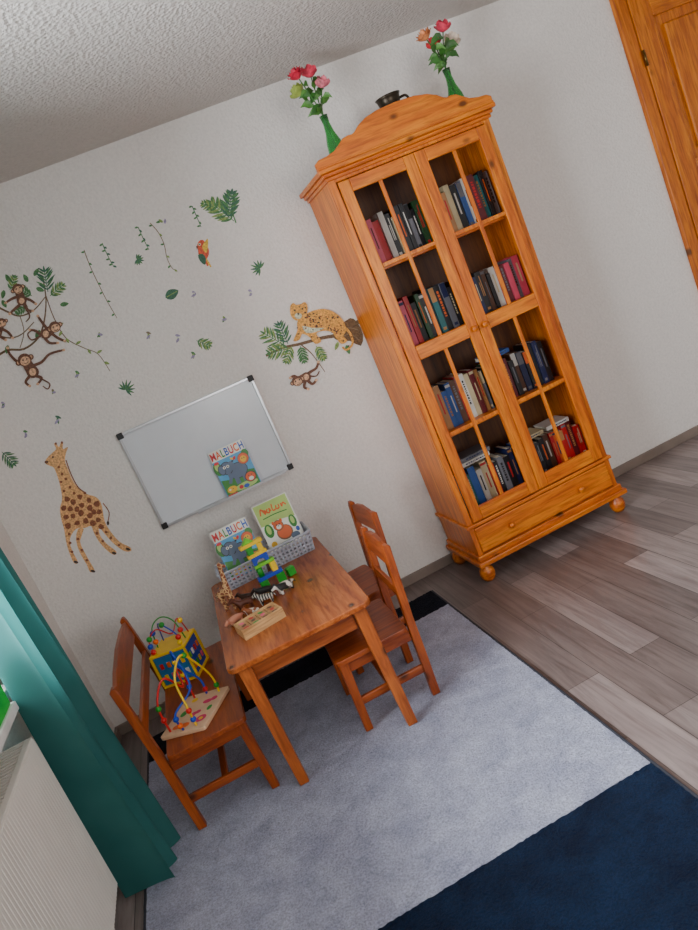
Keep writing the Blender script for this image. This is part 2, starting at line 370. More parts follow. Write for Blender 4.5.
def row(shelf,side,z,x,x_end,cols,hbase):
    g='books on the %s shelf behind the %s cabinet door'%(shelf,side); k=0
    ws=[random.uniform(.7,1.3) for _ in cols]; sm=sum(ws); W_=x_end-x
    for i,cn in enumerate(cols):
        step=W_*ws[i]/sm
        if cn=='-': x+=step; continue
        t=step*.97; h=hbase*random.choice((.86,.92,.97,1.0,1.0,1.05)); dp=.14
        cc_=CN[cn]; st=random.choice((0,0,1,2,2,3,4,5))
        band=CN[random.choice(['cream','grey','tan','white','orange','red'])] if sum(cc_)<290 else CN[random.choice(['black','red','navy','maroon','cream'])]
        solo('book',book_mesh(t,h,dp,st),[mat(cc_,.45),paper,mat(band,.6)],'%s spined book, %s from the left on the %s shelf behind the %s cabinet door'%(cn,ORD[k],shelf,side),'book',g,local=(x+step/2,3.275+dp+random.uniform(-.004,.012),z+.0005))
        x+=step; k+=1
La,Lb,Ra,Rb=1.028,1.385,1.400,1.758
row('top','left',1.545,La,Lb,['white','maroon','red','pink','red','white','black','cream','black','black','grey','black','green'],.21)
row('top','right',1.545,Ra,Rb,['cream','tan','brown','tan','cream','black','blue','white','maroon','teal','black','grey'],.21)
row('second','left',1.155,La,Lb,['red','pink','maroon','pink','red','black','green','black','black','teal','black','grey','black'],.215)
row('second','right',1.155,Ra,Rb,['black','green','black','navy','black','brown','black','white','pink','maroon','pink','grey','pink'],.195)
row('third','left',.725,La,Lb,['tan','red','orange','tan','blue','blue','brown','red','white','cream','maroon','tan','grey'],.21)
row('third','right',.725,Ra,Rb,['black','green','black','maroon','black','brown','navy','black','black','navy','black','-'],.205)
row('bottom','left',.312,La,Lb,['blue','teal','white','teal','blue','white','cream','red','black','grey','black','navy'],.20)
row('bottom','right',.312,Ra,Rb,['navy','blue','white','blue','black','black','brown','red','orange','red','red','maroon','red'],.18)
for i,(x,z,cn,lb) in enumerate(((1.16,.527,'white','lower white book lying flat on the bottom left row of books'),(1.17,.549,'grey','grey book on top of the flat white book above the bottom left row'),(1.52,.505,'cream','cream book lying flat on the bottom right row of books'),(1.67,.505,'white','white book lying flat over the red books in the bottom right corner'),(1.5,.945,'blue','blue book lying flat on the dark books of the third shelf'))):
    M=Matrix.Rotation(math.pi/2,4,'Y'); src=book_mesh(.02,.19 if i<2 else .13,.13,2)
    for kk in range(len(src.v)): src.v[kk]=tuple(M@Vector(src.v[kk]))
    solo('book',src,[mat(CN[cn],.5),paper,mat(CN['navy'],.6)],lb,'book','books lying flat on the rows',local=(x-.08,3.40,z+.011))

# ---------------------------------------------------------------- on the cabinet
def rose(vx,vy,tip,c1,label,grp,R=.030):
    base_=Vector((vx,vy,2.03)); tip=Vector(tip); mouth=Vector((vx,vy,2.235))
    o=empty('rose',tuple(base_),label,'flower',grp)
    path=cr([base_,(base_+mouth)/2,mouth,(mouth*.45+tip*.55)+Vector((0,0,.01)),tip],4,False)
    part('stem',MB().tube(path,.0028,6),mat((46,100,30),.5),o)
    b_=MB(); b_.mi=0
    dirv=(tip-mouth).normalized(); q=dirv.to_track_quat('Z','Y').to_matrix().to_4x4(); M=Matrix.Translation(tip)@q
    for ring,(npet,op,hh) in enumerate(((3,.4,1.7),(4,.65,1.65),(5,.88,1.5),(5,1.1,1.15))):
        for k in range(npet):
            a0=2*math.pi*k/npet+ring*.5; vs=[];fs=[]
            for j in range(6):
                t=j/5
                for i in range(5):
                    s=(i-2)/2; wid=(1.0*math.sin(math.pi*(.25+.62*t)))*1.25*(2*math.pi/npet)*.5
                    a=a0+s*wid; rad=R*op*(.2+.9*math.sin(math.pi*.55*t))+(R*.14 if (j==5 and ring>1) else 0)
                    vs.append((rad*math.cos(a),rad*math.sin(a),R*hh*t-abs(s)*R*.25*t-(R*.1 if (j==5 and ring>1) else 0)))
            for j in range(5):
                for i in range(4): a=j*5+i; fs.append((a,a+1,a+6,a+5))
            b_.add(vs,fs,True,M)
    part('blossom',b_,mat(c1,.6,.4,45),o)
    for k in range(6):
        lf_=MB(); t=.12+.14*k; P=mouth.lerp(tip,min(t,.9)); a=random.uniform(0,6.28); dv=Vector((math.cos(a),math.sin(a)*.6,random.uniform(-.3,.6))).normalized(); L=random.uniform(.04,.075); sd=dv.cross(Vector((0,1,.3))).normalized()*L*.24; up=Vector((0,-.12*L,.12*L))
        pt=[P,P+dv*L*.3+sd+up,P+dv*L*.65+sd*.8+up,P+dv*L-up,P+dv*L*.65-sd*.8+up,P+dv*L*.3-sd+up,P+dv*L*.3,P+dv*L*.65]
        lf_.add([tuple(x) for x in pt],[(0,1,6),(1,2,7,6),(2,3,7),(3,4,7),(4,5,6,7),(5,0,6)],True)
        part('leaf',lf_,mat((50,104,34) if k%2 else (78,130,50),.45,.35,30),o)
for vi,(vx,lab) in enumerate(((1.135,'slender green glass vase on the left end of the pine cabinet'),(1.757,'slender green glass vase on the right end of the pine cabinet'))):
    pf=[(0,.001),(.034,.002),(.040,.02),(.040,.07),(.034,.115),(.020,.16),(.015,.20),(.019,.235),(.0165,.235),(.012,.2),(.017,.16),(.031,.115),(.037,.07),(.036,.02),(0,.008)]
    solo('vase',MB().lathe(pf,(vx,3.32,2.0),28),greenglass,lab,'vase','green glass vases on the cabinet')
for (uv,c1,lb,dy) in [((299,79),(206,36,66),'deep pink rose, leftmost in the left vase',-.03),((311,77),(224,64,88),'coral pink rose, highest in the left vase',.02),((322,88),(220,116,130),'soft pink rose on the right side of the left vase',-.01),((301,95),(160,178,80),'pale green closed rose bud, lowest in the left vase',.03)]: rose(1.135,3.32,onY(uv[0],uv[1],3.32+dy),c1,lb,'roses in the left vase')
for (uv,c1,lb,dy) in [((427,40),(224,140,88),'peach rose, leftmost in the right vase',-.03),((436,48),(200,34,48),'red rose at the middle of the right vase',.02),((443,32),(214,60,84),'coral rose, highest in the right vase',-.01),((451,44),(230,204,184),'whitish rose on the right side of the right vase',.03)]: rose(1.757,3.32,onY(uv[0],uv[1],3.32+dy),c1,lb,'roses in the right vase')
jg=empty('pewter_jug',(1.45,3.33,2.0),'small dark pewter jug on the cabinet behind the arched top','jug')
jm=mat((60,52,42),.35,.2,30,0,60,.8)
part('jug_body',MB().lathe([(0,.001),(.045,.002),(.062,.04),(.07,.10),(.06,.15),(.048,.18),(.054,.208),(.060,.216),(.055,.216),(.044,.182),(.054,.15),(.063,.1),(0,.01)],(1.45,3.33,2.0),28),jm,jg)
part('jug_handle',MB().tube(cr([(1.505,3.33,2.195),(1.535,3.33,2.195),(1.546,3.33,2.165),(1.535,3.33,2.12),(1.518,3.33,2.1)],5,False),.006,8),jm,jg)

# ---------------------------------------------------------------- whiteboard
wb=empty('whiteboard',(.066,WY-.01,.83),'aluminium framed whiteboard with black corner caps hanging on the wall','whiteboard')
a0,a1,z0,z1=-.277,.407,.83,1.322; y1=WY-.002
part('board_surface',MB().box(a0+.01,a1-.01,WY-.012,y1,z0+.01,z1-.01),mat((216,221,227),.18,.02),wb)
fr=MB(); fr.box(a0,a1,WY-.02,y1,z0,z0+.014,.002).box(a0,a1,WY-.02,y1,z1-.014,z1,.002).box(a0,a0+.014,WY-.02,y1,z0+.014,z1-.014,.002).box(a1-.014,a1,WY-.02,y1,z0+.014,z1-.014,.002)
part('frame',fr,alu,wb)
for x in (a0,a1):
    for z in (z0,z1):
        sx=-1 if x==a1 else 1; sz=-1 if z==z1 else 1
        part('corner_cap',MB().box(min(x-sx*.003,x+sx*.026),max(x-sx*.003,x+sx*.026),WY-.0235,y1,min(z-sz*.003,z+sz*.026),max(z-sz*.003,z+sz*.026),.004),black,wb)
part('pen_tray',MB().box(-.1,.36,WY-.05,WY-.02,z0+.0,z0+.004).box(-.1,.36,WY-.052,WY-.048,z0,z0+.012,.001),alu,wb)

# ---------------------------------------------------------------- colouring books
def text_mesh(s,size):
    cu=bpy.data.curves.new('t','FONT'); cu.body=s; cu.size=size; cu.align_x='CENTER'; cu.offset=size*.022; cu.space_character=1.1
    o=bpy.data.objects.new('t',cu); col.objects.link(o); dg=bpy.context.evaluated_depsgraph_get(); dg.update()
    me=bpy.data.meshes.new_from_object(o.evaluated_get(dg)); bpy.data.objects.remove(o); return me
def ell(cx,cy,a,b_,rot=0,k=18):
    ca,sa=math.cos(rot),math.sin(rot)
    return [(cx+a*math.cos(t)*ca-b_*math.sin(t)*sa,cy+a*math.cos(t)*sa+b_*math.sin(t)*ca) for t in [2*math.pi*i/k for i in range(k)]]
artm=[mat(c,.35) for c in ((70,160,210),(40,130,30),(84,104,132),(224,92,12),(240,186,12),(206,20,26),(236,236,226),(20,24,40),(12,80,180),(130,80,36),(176,206,110))]
def mag(label,loc,rot,title,bg,shapes,w=.175,h=.235,tm=None,tz=.81):
    o=empty('colouring_book',(0,0,0),label,'book','colouring books')
    ORG[o.name]=Vector((0,0,0))
    part('pages',MB().box(-w/2+.002,w/2-.002,-.0045,-.0012,.002,h-.002),paper,o)
    part('cover',MB().box(-w/2,w/2,-.006,-.0045,0,h).box(-w/2,w/2,-.0012,0,0,h).box(-w/2,-w/2+.001,-.0045,-.0012,0,h),artm[bg],o)
    mb=MB()
    for i,(mi,pl) in enumerate(shapes):
        mb.mi=mi; y=-.0063-.00005*i
        mb.add([(p[0]*w,y,p[1]*h) for p in pl],[tuple(range(len(pl)))])
    part('cover_picture',mb,artm,o)
    if title:
        me=text_mesh(title,.062); t=bpy.data.objects.new('title',me); col.objects.link(t)
        me.materials.clear()
        for q in (tm or [5,3,1,8,5,3,8]): me.materials.append(artm[q])
        xs=[v.co.x for v in me.vertices]; lo,hi=min(xs),max(xs); sc=w*.95/(hi-lo)
        for p in me.polygons: p.material_index=min(6,int((p.center.x-lo)/(hi-lo)*7))
        for v in me.vertices: X=(v.co.x-(lo+hi)/2)*sc; Z=v.co.y*.85; v.co=Vector((X,-.0092,h*tz+Z))
        t.parent=o; ORG[t.name]=Vector((0,0,0))
    o.location=loc; o.rotation_euler=rot; return o
S=[(6,[(-.5,.78),(.5,.78),(.5,1.0),(-.5,1.0)]),(1,[(-.48,.02),(.48,.02),(.48,.34),(.2,.4),(-.2,.32),(-.48,.38)]),(10,ell(.1,.1,.34,.07)),(1,ell(-.42,.62,.12,.14)),(1,ell(.42,.7,.1,.09)),(10,ell(-.42,.66,.07,.08)),
   (7,ell(.05,.44,.285,.165)),(2,ell(.05,.44,.27,.15)),(7,ell(-.2,.57,.17,.14)),(2,ell(-.2,.57,.15,.125)),(7,ell(-.34,.57,.1,.11,.3)),(2,ell(-.34,.57,.085,.095,.3)),(2,ell(-.06,.58,.09,.1,-.3)),(2,[(-.24,.52),(-.15,.52),(-.16,.34),(-.24,.24),(-.32,.26),(-.25,.36)]),(2,[(.1,.35),(.22,.35),(.22,.18),(.1,.18)]),(2,[(-.12,.35),(0,.35),(0,.18),(-.12,.18)]),
   (6,ell(-.25,.6,.04,.03)),(6,ell(-.15,.6,.04,.03)),(7,ell(-.25,.6,.018,.016)),(7,ell(-.15,.6,.018,.016)),
   (9,ell(.32,.62,.16,.12)),(3,ell(.32,.62,.145,.105)),(4,ell(.32,.61,.09,.065)),(7,ell(.29,.63,.015,.012)),(7,ell(.35,.63,.015,.012)),(7,ell(.3,.22,.16,.11)),(3,ell(.3,.22,.14,.095)),(6,ell(.3,.18,.07,.04)),(7,ell(.26,.25,.015,.012)),(7,ell(.34,.25,.015,.012)),(4,ell(-.3,.13,.14,.07)),(5,ell(-.4,.74,.07,.03)),(5,ell(-.05,.1,.06,.04)),(8,ell(.1,.08,.08,.04)),(5,[(-.48,.0),(-.2,.0),(-.2,.05),(-.48,.05)]),
   (7,ell(.02,.66,.03,.02)),(5,ell(.1,.7,.05,.03,.5)),(4,ell(.03,.71,.04,.025,-.5)),(6,ell(-.36,.14,.03,.02)),(7,ell(-.27,.14,.012,.01))]
mag('colouring book with grey elephant cover standing on the whiteboard ledge',(.147,WY-.036,.8345),(-.06,0,0),'MALBUCH',0,S)
mag('elephant colouring book standing in the left grey basket on the table',(.0,3.30,.530),(-.25,0,.04),'MALBUCH',0,S)
def stroke(pts,wd):
    P=cr([Vector(p) for p in pts],4,False); A=[];B=[]
    for i,p in enumerate(P):
        t=P[min(i+1,len(P)-1)]-P[max(i-1,0)]; t.normalize(); q=Vector((-t.y,t.x))*wd; A.append(tuple(p+q)); B.append(tuple(p-q))
    return A+B[::-1]
S2=[(10,[(-.47,.55),(.47,.5),(.47,.98),(-.47,.98)]),(6,[(-.47,.02),(.47,.02),(.47,.5),(0,.56),(-.47,.52)]),
    (3,stroke([(-.36,.76),(-.3,.88),(-.22,.76),(-.2,.84)],.018)),(3,stroke([(-.12,.84),(-.18,.79),(-.1,.76),(-.08,.84),(-.05,.77)],.016)),(3,stroke([(.02,.9),(.0,.77),(.08,.77)],.016)),(3,stroke([(.12,.84),(.1,.77),(.18,.77),(.19,.84)],.016)),(3,stroke([(.26,.84),(.26,.77),(.32,.83),(.38,.77)],.016)),
    (1,stroke([(-.34,.68),(.0,.69),(.34,.67)],.010)),
    (1,ell(-.32,.42,.12,.14)),(1,ell(.36,.42,.10,.13)),(10,ell(-.32,.44,.06,.09)),(10,ell(.36,.44,.05,.08)),(9,ell(.05,.28,.22,.15)),(3,ell(.05,.29,.19,.13)),(9,ell(-.04,.45,.14,.11)),(3,ell(-.04,.45,.12,.09)),(6,ell(-.04,.42,.07,.045)),(7,ell(-.08,.47,.018,.015)),(7,ell(.0,.47,.018,.015)),(7,ell(-.04,.44,.015,.01)),(3,ell(-.15,.53,.04,.035)),(3,ell(.07,.53,.04,.035)),(2,ell(.28,.14,.12,.07)),(4,ell(-.34,.14,.08,.06)),(1,ell(0,.08,.3,.035)),(8,ell(.4,.24,.05,.05))]
mag('green topped pale colouring book leaning in the right grey basket',(.215,3.335,.548),(-.28,0,-.05),None,6,S2)

# ---------------------------------------------------------------- table
TZ=.512; TC=Vector((.070,2.915,0)); TR=math.radians(-1.1)
tb=empty('childrens_table',(0,0,0),'low pine childrens table with rounded corners carrying toys','table')
hx,hy=.272,.515
part('tabletop',MB().prism(rr(-hx,hx,-hy,hy,.035),TZ-.022,TZ,'xy',.004),tabY,tb)
for ya in (-hy+.045,hy-.063): part('apron',MB().box(-hx+.078,hx-.078,ya,ya+.018,TZ-.095,TZ-.022,.002),tabX,tb)
for xa in (-hx+.045,hx-.063): part('apron',MB().box(xa,xa+.018,-hy+.072,hy-.072,TZ-.095,TZ-.022,.002),tabY,tb)
for sx in (-1,1):
    for sy in (-1,1):
        part('leg',MB().frust((sx*(hx-.052)+.002,sy*(hy-.045),TZ-.022),(sx*(hx-.056)+.012,sy*(hy-.008),.0145),.048,.036),tabZ,tb)
tb.location=TC; tb.rotation_euler=(0,0,TR)

# ---------------------------------------------------------------- chairs and bench
def seat_thing(name,w_,label,cat,group=None,hb=.63):
    o=empty(name,(0,0,0),label,cat,group); hd=.14; SZ=.318; f0=.0145
    part('seat',MB().prism(rr(-hd-.015,hd-.003,-w_/2,w_/2,.02),SZ-.02,SZ,'xy',.003),chX if w_<.5 else chY,o)
    for s in (-1,1):
        y=s*(w_/2-.028)
        part('leg',MB().frust((-hd+.012,y,SZ-.02),(-hd-.0,y,f0),.036,.03),chZ,o)
        pr=[(hd-.012,f0),(hd+.018,f0),(hd+.03,.2),(hd+.036,.33),(hd+.062,hb-.01),(hd+.052,hb),(hd+.040,hb),(hd+.034,hb-.02),(hd+.006,.33),(hd-.002,.2)]
        part('leg',MB().prism(pr,y-.016,y+.016,'xz',.003),chZ,o)
        for z0,z1 in ((.115,.145),(SZ-.065,SZ-.02)): part('side_stretcher',MB().box(-hd+.02,hd,y-.009,y+.009,z0,z1,.003),chX,o)
    part('cross_stretcher',MB().box(-.012,.012,-w_/2+.037,w_/2-.037,.118,.142,.003),chY,o)
    part('seat_rail',MB().box(-hd+.012,-hd+.028,-w_/2+.045,w_/2-.045,SZ-.065,SZ-.02,.002),chY,o)
    yy=w_/2-.044
    L=Matrix.Translation((hd+.046,0,hb-.06))@Matrix.Rotation(.10,4,'Y')
    top=[(-yy,-.035),(yy,-.035),(yy,.042),(yy*.6,.056),(0,.064),(-yy*.6,.056),(-yy,.042)]
    part('top_rail',MB().prism(top,-.009,.009,'yz',.003,L),chY,o)
    L=Matrix.Translation((hd+.028,0,hb-.19))@Matrix.Rotation(.08,4,'Y')
    part('back_slat',MB().prism([(-yy,-.022),(yy,-.022),(yy,.022),(-yy,.022)],-.008,.008,'yz',.003,L),chY,o)
    return o
c1=seat_thing('childrens_chair',.37,'pine childrens chair on the right of the table, nearer the camera','chair','pine childrens chairs')
c1.location=(.288,2.662,0); c1.rotation_euler=(0,0,math.radians(-1))
c2=copy_tree(c1); c2.location=(.37,3.10,0); c2.rotation_euler=(0,0,math.radians(3)); c2['label']='pine childrens chair on the right of the table, nearer the wall'
bn=seat_thing('childrens_bench',.80,'pine childrens bench left of the table carrying two bead toys','bench',None,.62)
bn.location=(-.383,2.850,0); bn.rotation_euler=(0,0,math.pi)

# ---------------------------------------------------------------- baskets
def basket(x0,x1,y0,y1,h,label):
    z0=TZ+.001; o=empty('plastic_basket',((x0+x1)/2,(y0+y1)/2,z0),label,'basket','grey plastic baskets'); fl=.012
    cs=[(x0,y0),(x1,y0),(x1,y1),(x0,y1)]; ct=[(x0-fl,y0-fl),(x1+fl,y0-fl),(x1+fl,y1+fl),(x0-fl,y1+fl)]; mb=MB()
    for i in range(4):
        A,B=Vector((*cs[i],z0)),Vector((*cs[(i+1)%4],z0)); C,D=Vector((*ct[i],z0+h)),Vector((*ct[(i+1)%4],z0+h))
        nn=(B-A).cross(C-A).normalized()*.0012
        def P(u,v): return A.lerp(B,u).lerp(C.lerp(D,u),v)
        L=(B-A).length; k=int(L/.018); R_=5
        def strip(u0,u1,v0,v1):
            q=[P(u0,v0),P(u1,v0),P(u1,v1),P(u0,v1)]; V=[tuple(a+nn) for a in q]+[tuple(a-nn) for a in q]
            mb.add(V,[(0,1,2,3),(7,6,5,4),(0,4,5,1),(1,5,6,2),(2,6,7,3),(3,7,4,0)])
        wu=.008/L; wv=.008/h
        for j in range(k+1): u=j/k; strip(max(0,u-wu/2),min(1,u+wu/2),0,1)
        for j in range(k):
            for q in range(R_+1): v=q/R_; strip(j/k+wu/2,(j+1)/k-wu/2,max(0,v-wv/2),min(1,v+wv/2))
    part('perforated_wall',mb,basketm,o)
    part('basket_floor',MB().box(x0,x1,y0,y1,z0,z0+.003),basketm,o)
    rim=MB(); P_=rr(x0-fl,x1+fl,y0-fl,y1+fl,.015,3); rim.tube([(p[0],p[1],z0+h) for p in P_],.0065,8,None,True); part('rim',rim,basketm,o)
basket(.105,.305,3.22,3.405,.09,'grey lattice plastic basket at the right back corner of the table')
basket(-.12,.07,3.22,3.39,.085,'grey lattice plastic basket at the left back of the table')

# ---------------------------------------------------------------- block tower
bx_,by_=.07,3.02
def blk(label,c,dims,off,z,rz=0,shape='box'):
    mb=MB(); a,b_,h=dims
    if shape=='box': mb.box(-a/2,a/2,-b_/2,b_/2,0,h,.002)
    elif shape=='cyl': mb.lathe([(0,0),(a/2,0),(a/2,h),(0,h)],(0,0,0),20)
    elif shape=='tri': mb.prism([(-a/2,0),(a/2,0),(0,h)],-b_/2,b_/2,'xz',.002)
    elif shape=='arch':
        pts=[(-a/2,0),(-a*.28,0)]+[(-a*.28*math.cos(t),a*.28*math.sin(t)) for t in [math.pi*i/10 for i in range(1,10)]]+[(a*.28,0),(a/2,0),(a/2,h),(-a/2,h)]
        mb.prism(pts,-b_/2,b_/2,'xz',.0015)
    o=solo('toy_block',mb,c,label,'toy block','wooden blocks of the toy tower',local=(bx_+off[0],by_+off[1],z)); o.rotation_euler=(0,0,rz)
z=TZ+.001
lgreen=mat((110,195,30),.4)
blk('green cube block at the left foot of the toy tower',green,(.036,.036,.040),(-.036,0),z,.1)
blk('green cube block at the right foot of the toy tower',green,(.036,.036,.040),(.040,.0),z,-.1)
blk('green block lying loose to the right of the toy tower',green,(.034,.034,.036),(.085,.015),z,.3)
blk('blue plank block lying on the green feet of the toy tower',blue,(.11,.034,.016),(.0,0),z+.0405,.05)
blk('green cylinder block standing on the blue plank',green,(.026,.026,.042),(-.032,0),z+.057,0,'cyl')
blk('yellow upright block standing on the blue plank',yellow,(.026,.030,.042),(.028,0),z+.057,.1)
blk('light green plank block above the cylinder and yellow upright',lgreen,(.090,.032,.014),(-.002,0),z+.0995,.12)
blk('blue arch block in the middle of the toy tower',blue,(.070,.030,.034),(-.010,0),z+.114,0.1,'arch')
blk('yellow plank block above the blue arch',yellow,(.085,.032,.014),(-.012,0),z+.1485,.12)
blk('green cube block above the middle yellow plank',green,(.026,.028,.034),(-.036,0),z+.163,.2)
blk('yellow upright block beside the upper green cube',yellow,(.022,.026,.034),(.012,0),z+.163,0)
blk('long yellow plank block near the top of the toy tower',yellow,(.10,.032,.015),(-.020,0),z+.1975,.15)
blk('small green triangle block crowning the toy tower',lgreen,(.050,.030,.026),(-.03,0),z+.213,.1,'tri')

# ---------------------------------------------------------------- wooden picture box
pb=empty('picture_box',(0,0,0),'small pale wooden box with animal picture tiles at the front of the table','toy box')
q=MB(); w2,d2,h2=.085,.055,.04
q.box(-w2,w2,-d2,d2,0,.004).box(-w2,-w2+.006,-d2,d2,.004,h2,.001).box(w2-.006,w2,-d2,d2,.004,h2,.001).box(-w2+.006,w2-.006,-d2,-d2+.006,.004,h2,.001).box(-w2+.006,w2-.006,d2-.006,d2,.004,h2,.001)
part('box_tray',q,lightw,pb)
for i in range(4):
    tx=-.06+i*.04; ti=part('picture_tile',MB().box(tx-.018,tx+.018,-.046,.046,.012,h2-.006,.001),lightw,pb)
    mb=MB()
    for k in range(3):
        mb.mi=(i+k*2)%5; e=ell(tx,-.03+k*.03,.012,.009,k); mb.add([(a,b_,h2-.0056) for a,b_ in e],[tuple(range(18))])
    part('tile_picture',mb,[red,green,mat((110,60,40)),mat((100,70,50)),pink],ti)
pb.location=(-.045,2.655,TZ+.0008); pb.rotation_euler=(0,0,math.radians(12))

# ---------------------------------------------------------------- toy animals
def skin(name,verts,edges,rad,m_,sub=2):
    me=bpy.data.meshes.new(name); me.from_pydata(verts,edges,[]); o=bpy.data.objects.new(name,me); col.objects.link(o)
    o.modifiers.new('s','SKIN'); ss=o.modifiers.new('b','SUBSURF'); ss.levels=sub; ss.render_levels=sub
    for i,rr_ in enumerate(rad): me.skin_vertices[0].data[i].radius=(rr_,rr_)
    me.skin_vertices[0].data[0].use_root=True
    dg=bpy.context.evaluated_depsgraph_get(); dg.update(); m2=bpy.data.meshes.new_from_object(o.evaluated_get(dg)); bpy.data.objects.remove(o)
    m2.materials.clear(); m2.materials.append(m_)
    for p in m2.polygons: p.use_smooth=True
    return m2
def quad(name,label,m_,loc,rz,L,Hh,neck,head,thick,legr,sc=1.2,group='toy animals on the table'):
    w_=thick*.62
    v=[(0,0,Hh),(L*.5,0,Hh*.98),(L,0,Hh*1.02),(L+neck[0],0,Hh+neck[1]),(L+neck[0]+head,0,Hh+neck[1]-head*.45)]
    e=[(0,1),(1,2),(2,3),(3,4)]; R=[thick,thick*1.05,thick,thick*.55,thick*.36]
    for x,anc in ((0,0),(L,2)):
        for s in (-1,1):
            i=len(v); kx=.1*Hh*(1 if anc==2 else -.6)
            v+=[(x,s*w_,Hh*.72),(x+(-kx if anc==0 else kx*.2),s*w_*1.1,Hh*.36),(x,s*w_*1.1,legr)]; e+=[(anc,i),(i,i+1),(i+1,i+2)]; R+=[legr*1.5,legr,legr*1.05]
    i=len(v); v+=[(-thick*1.3,0,Hh*.95),(-thick*1.7,0,Hh*.6)]; e+=[(0,i),(i,i+1)]; R+=[thick*.2,thick*.14]
    hx_=L+neck[0]; hz=Hh+neck[1]
    for s in (-1,1): i=len(v); v.append((hx_-.002,s*thick*.6,hz+thick*.75)); e.append((3,i)); R.append(thick*.17)
    v=[(a*sc,b_*sc,c_*sc) for a,b_,c_ in v]; R=[x*sc for x in R]
    me=skin(name,v,e,R,m_); lo=min(q_.co.z for q_ in me.vertices)
    for q_ in me.vertices: q_.co.z-=lo
    o=bpy.data.objects.new(name,me); col.objects.link(o); o.location=loc; o.rotation_euler=(0,0,rz); tl(o,label,'toy animal',group); return o
zt=TZ+.0006
quad('toy_giraffe','tall toy giraffe standing upright at the left edge of the table',spotted('toy_giraffe_coat',(226,186,134),(140,66,30),'vor',60),(-.150,2.99,zt),-.5,.032,.07,(.012,.085),.02,.011,.004,1.3)
quad('toy_zebra','black and white striped toy zebra among the toy animals',spotted('toy_zebra_coat',(20,18,18),(190,182,170),'wave',30),(.035,2.84,zt),2.9,.042,.034,(.014,.020),.018,.011,.0042,1.05)
quad('toy_cow','black and white patched toy cow right of the zebra',spotted('toy_cow_coat',(20,18,18),(220,214,204),'noise',26),(.125,2.88,zt),3.5,.044,.032,(.014,.012),.018,.013,.0048,1.15)
quad('toy_horse','brown toy horse left of the zebra',mat((88,38,14),.5),(-.045,2.89,zt),3.3,.045,.038,(.018,.026),.02,.011,.0042,1.1)
quad('toy_bull','black toy bull behind the zebra beside the tower',mat((26,20,18),.5),(.045,2.93,zt),2.9,.046,.034,(.018,.012),.02,.013,.0048,1.0)
quad('toy_pig','pale pinkish toy pig at the left front of the toy animals',mat((214,140,110),.5),(-.11,2.81,zt),3.6,.034,.022,(.012,.002),.014,.012,.0045)
quad('toy_dog','white and tan toy dog in front of the brown horse',spotted('toy_dog_coat',(150,80,36),(222,214,200),'noise',40),(-.04,2.78,zt),2.7,.03,.024,(.01,.012),.013,.008,.0034)
quad('toy_calf','small dark brown toy calf behind the brown horse',mat((60,30,16),.5),(-.035,2.965,zt),2.7,.034,.026,(.012,.014),.014,.009,.0038)

# ---------------------------------------------------------------- bead toys on the bench
SZ=.319
def beadpath(P,rad,c,parent): return part('wire',MB().tube(cr(P,8,False),rad,8),c,parent)
bt=empty('bead_maze',(0,0,0),'bead maze with looping wires on a pale printed board at the near bench end','toy')
part('board',MB().prism(rr(-.095,.095,-.125,.125,.012),0,.014,'xy',.002),mat((228,190,152),.5),bt)
pr=MB()
for mi,e in ((0,ell(-.04,-.08,.02,.016)),(0,ell(-.01,-.08,.02,.016)),(1,ell(.05,-.06,.022,.022)),(2,ell(.05,-.06,.009,.009)),(3,ell(-.05,.0,.014,.02)),(1,ell(.03,.05,.020,.014)),(1,ell(.055,.06,.014,.014)),(2,ell(-.04,.08,.014,.014)),(3,ell(.06,.0,.010,.016)),(1,ell(.0,-.02,.012,.016)),(1,ell(.016,-.01,.012,.012))):
    pr.mi=mi; pr.add([(a,b_,.0143+.0001*mi) for a,b_ in e],[tuple(range(18))])
part('printed_picture',pr,[orange,mat((215,40,100),.5),yellow,green,blue],bt)
W=[([(-.06,-.10,.014),(-.065,-.09,.12),(-.03,-.04,.19),(.0,.0,.12),(-.03,.05,.17),(-.05,.10,.12),(-.05,.10,.014)],red),
   ([(.05,-.10,.014),(.05,-.10,.10),(.02,-.05,.18),(.05,.0,.24),(.05,.07,.16),(.06,.10,.08),(.06,.10,.014)],yellow),
   ([(.0,-.11,.014),(.0,-.11,.08),(.05,-.03,.13),(.0,.03,.25),(-.03,.07,.17),(.0,.11,.08),(.0,.11,.014)],blue)]
for P,c in W: beadpath(P,.0042,c,bt)
for i,(P,t,c) in enumerate(((0,4,red),(0,7,green),(0,40,yellow),(1,3,blue),(1,6,red),(1,44,green),(2,3,orange),(2,30,yellow),(2,45,red),(2,6,blue),(0,44,blue),(1,26,green))):
    pth=cr(W[P][0],8,False); cpt=pth[min(t,len(pth)-1)]; part('bead',MB().ball(cpt,.011),c,bt)
bt.location=(-.395,2.655,SZ); bt.rotation_euler=(0,0,math.radians(-28))
ac=empty('activity_cube',(0,0,0),'yellow and blue wooden activity cube with wire beads on the far bench end','toy')
s=.077; hh=.14
part('cube_top',MB().box(-s-.004,s+.004,-s-.004,s+.004,hh,hh+.012,.003),yellow,ac)
part('cube_base',MB().box(-s-.004,s+.004,-s-.004,s+.004,0,.010,.003),yellow,ac)
for i,c in enumerate((mat((40,120,180),.4),blue,red,green)):
    R=Matrix.Rotation(i*math.pi/2,4,'Z'); o_=part('side_panel',MB().box(-s+.007,s-.007,-s+.004,-s+.010,.0105,hh-.0005,0,R),c,ac)
    cols_=[yellow,orange,white,pink,green,red,lgreen]
    for k in range(8):
        xk=-.048+.032*(k%4); zk=.045+.05*(k//4)
        part('slider',MB().box(xk-.008,xk+.008,-s-.001,-s+.004,zk-.012,zk+.012,.002,R),cols_[(k*3+i)%7],ac)
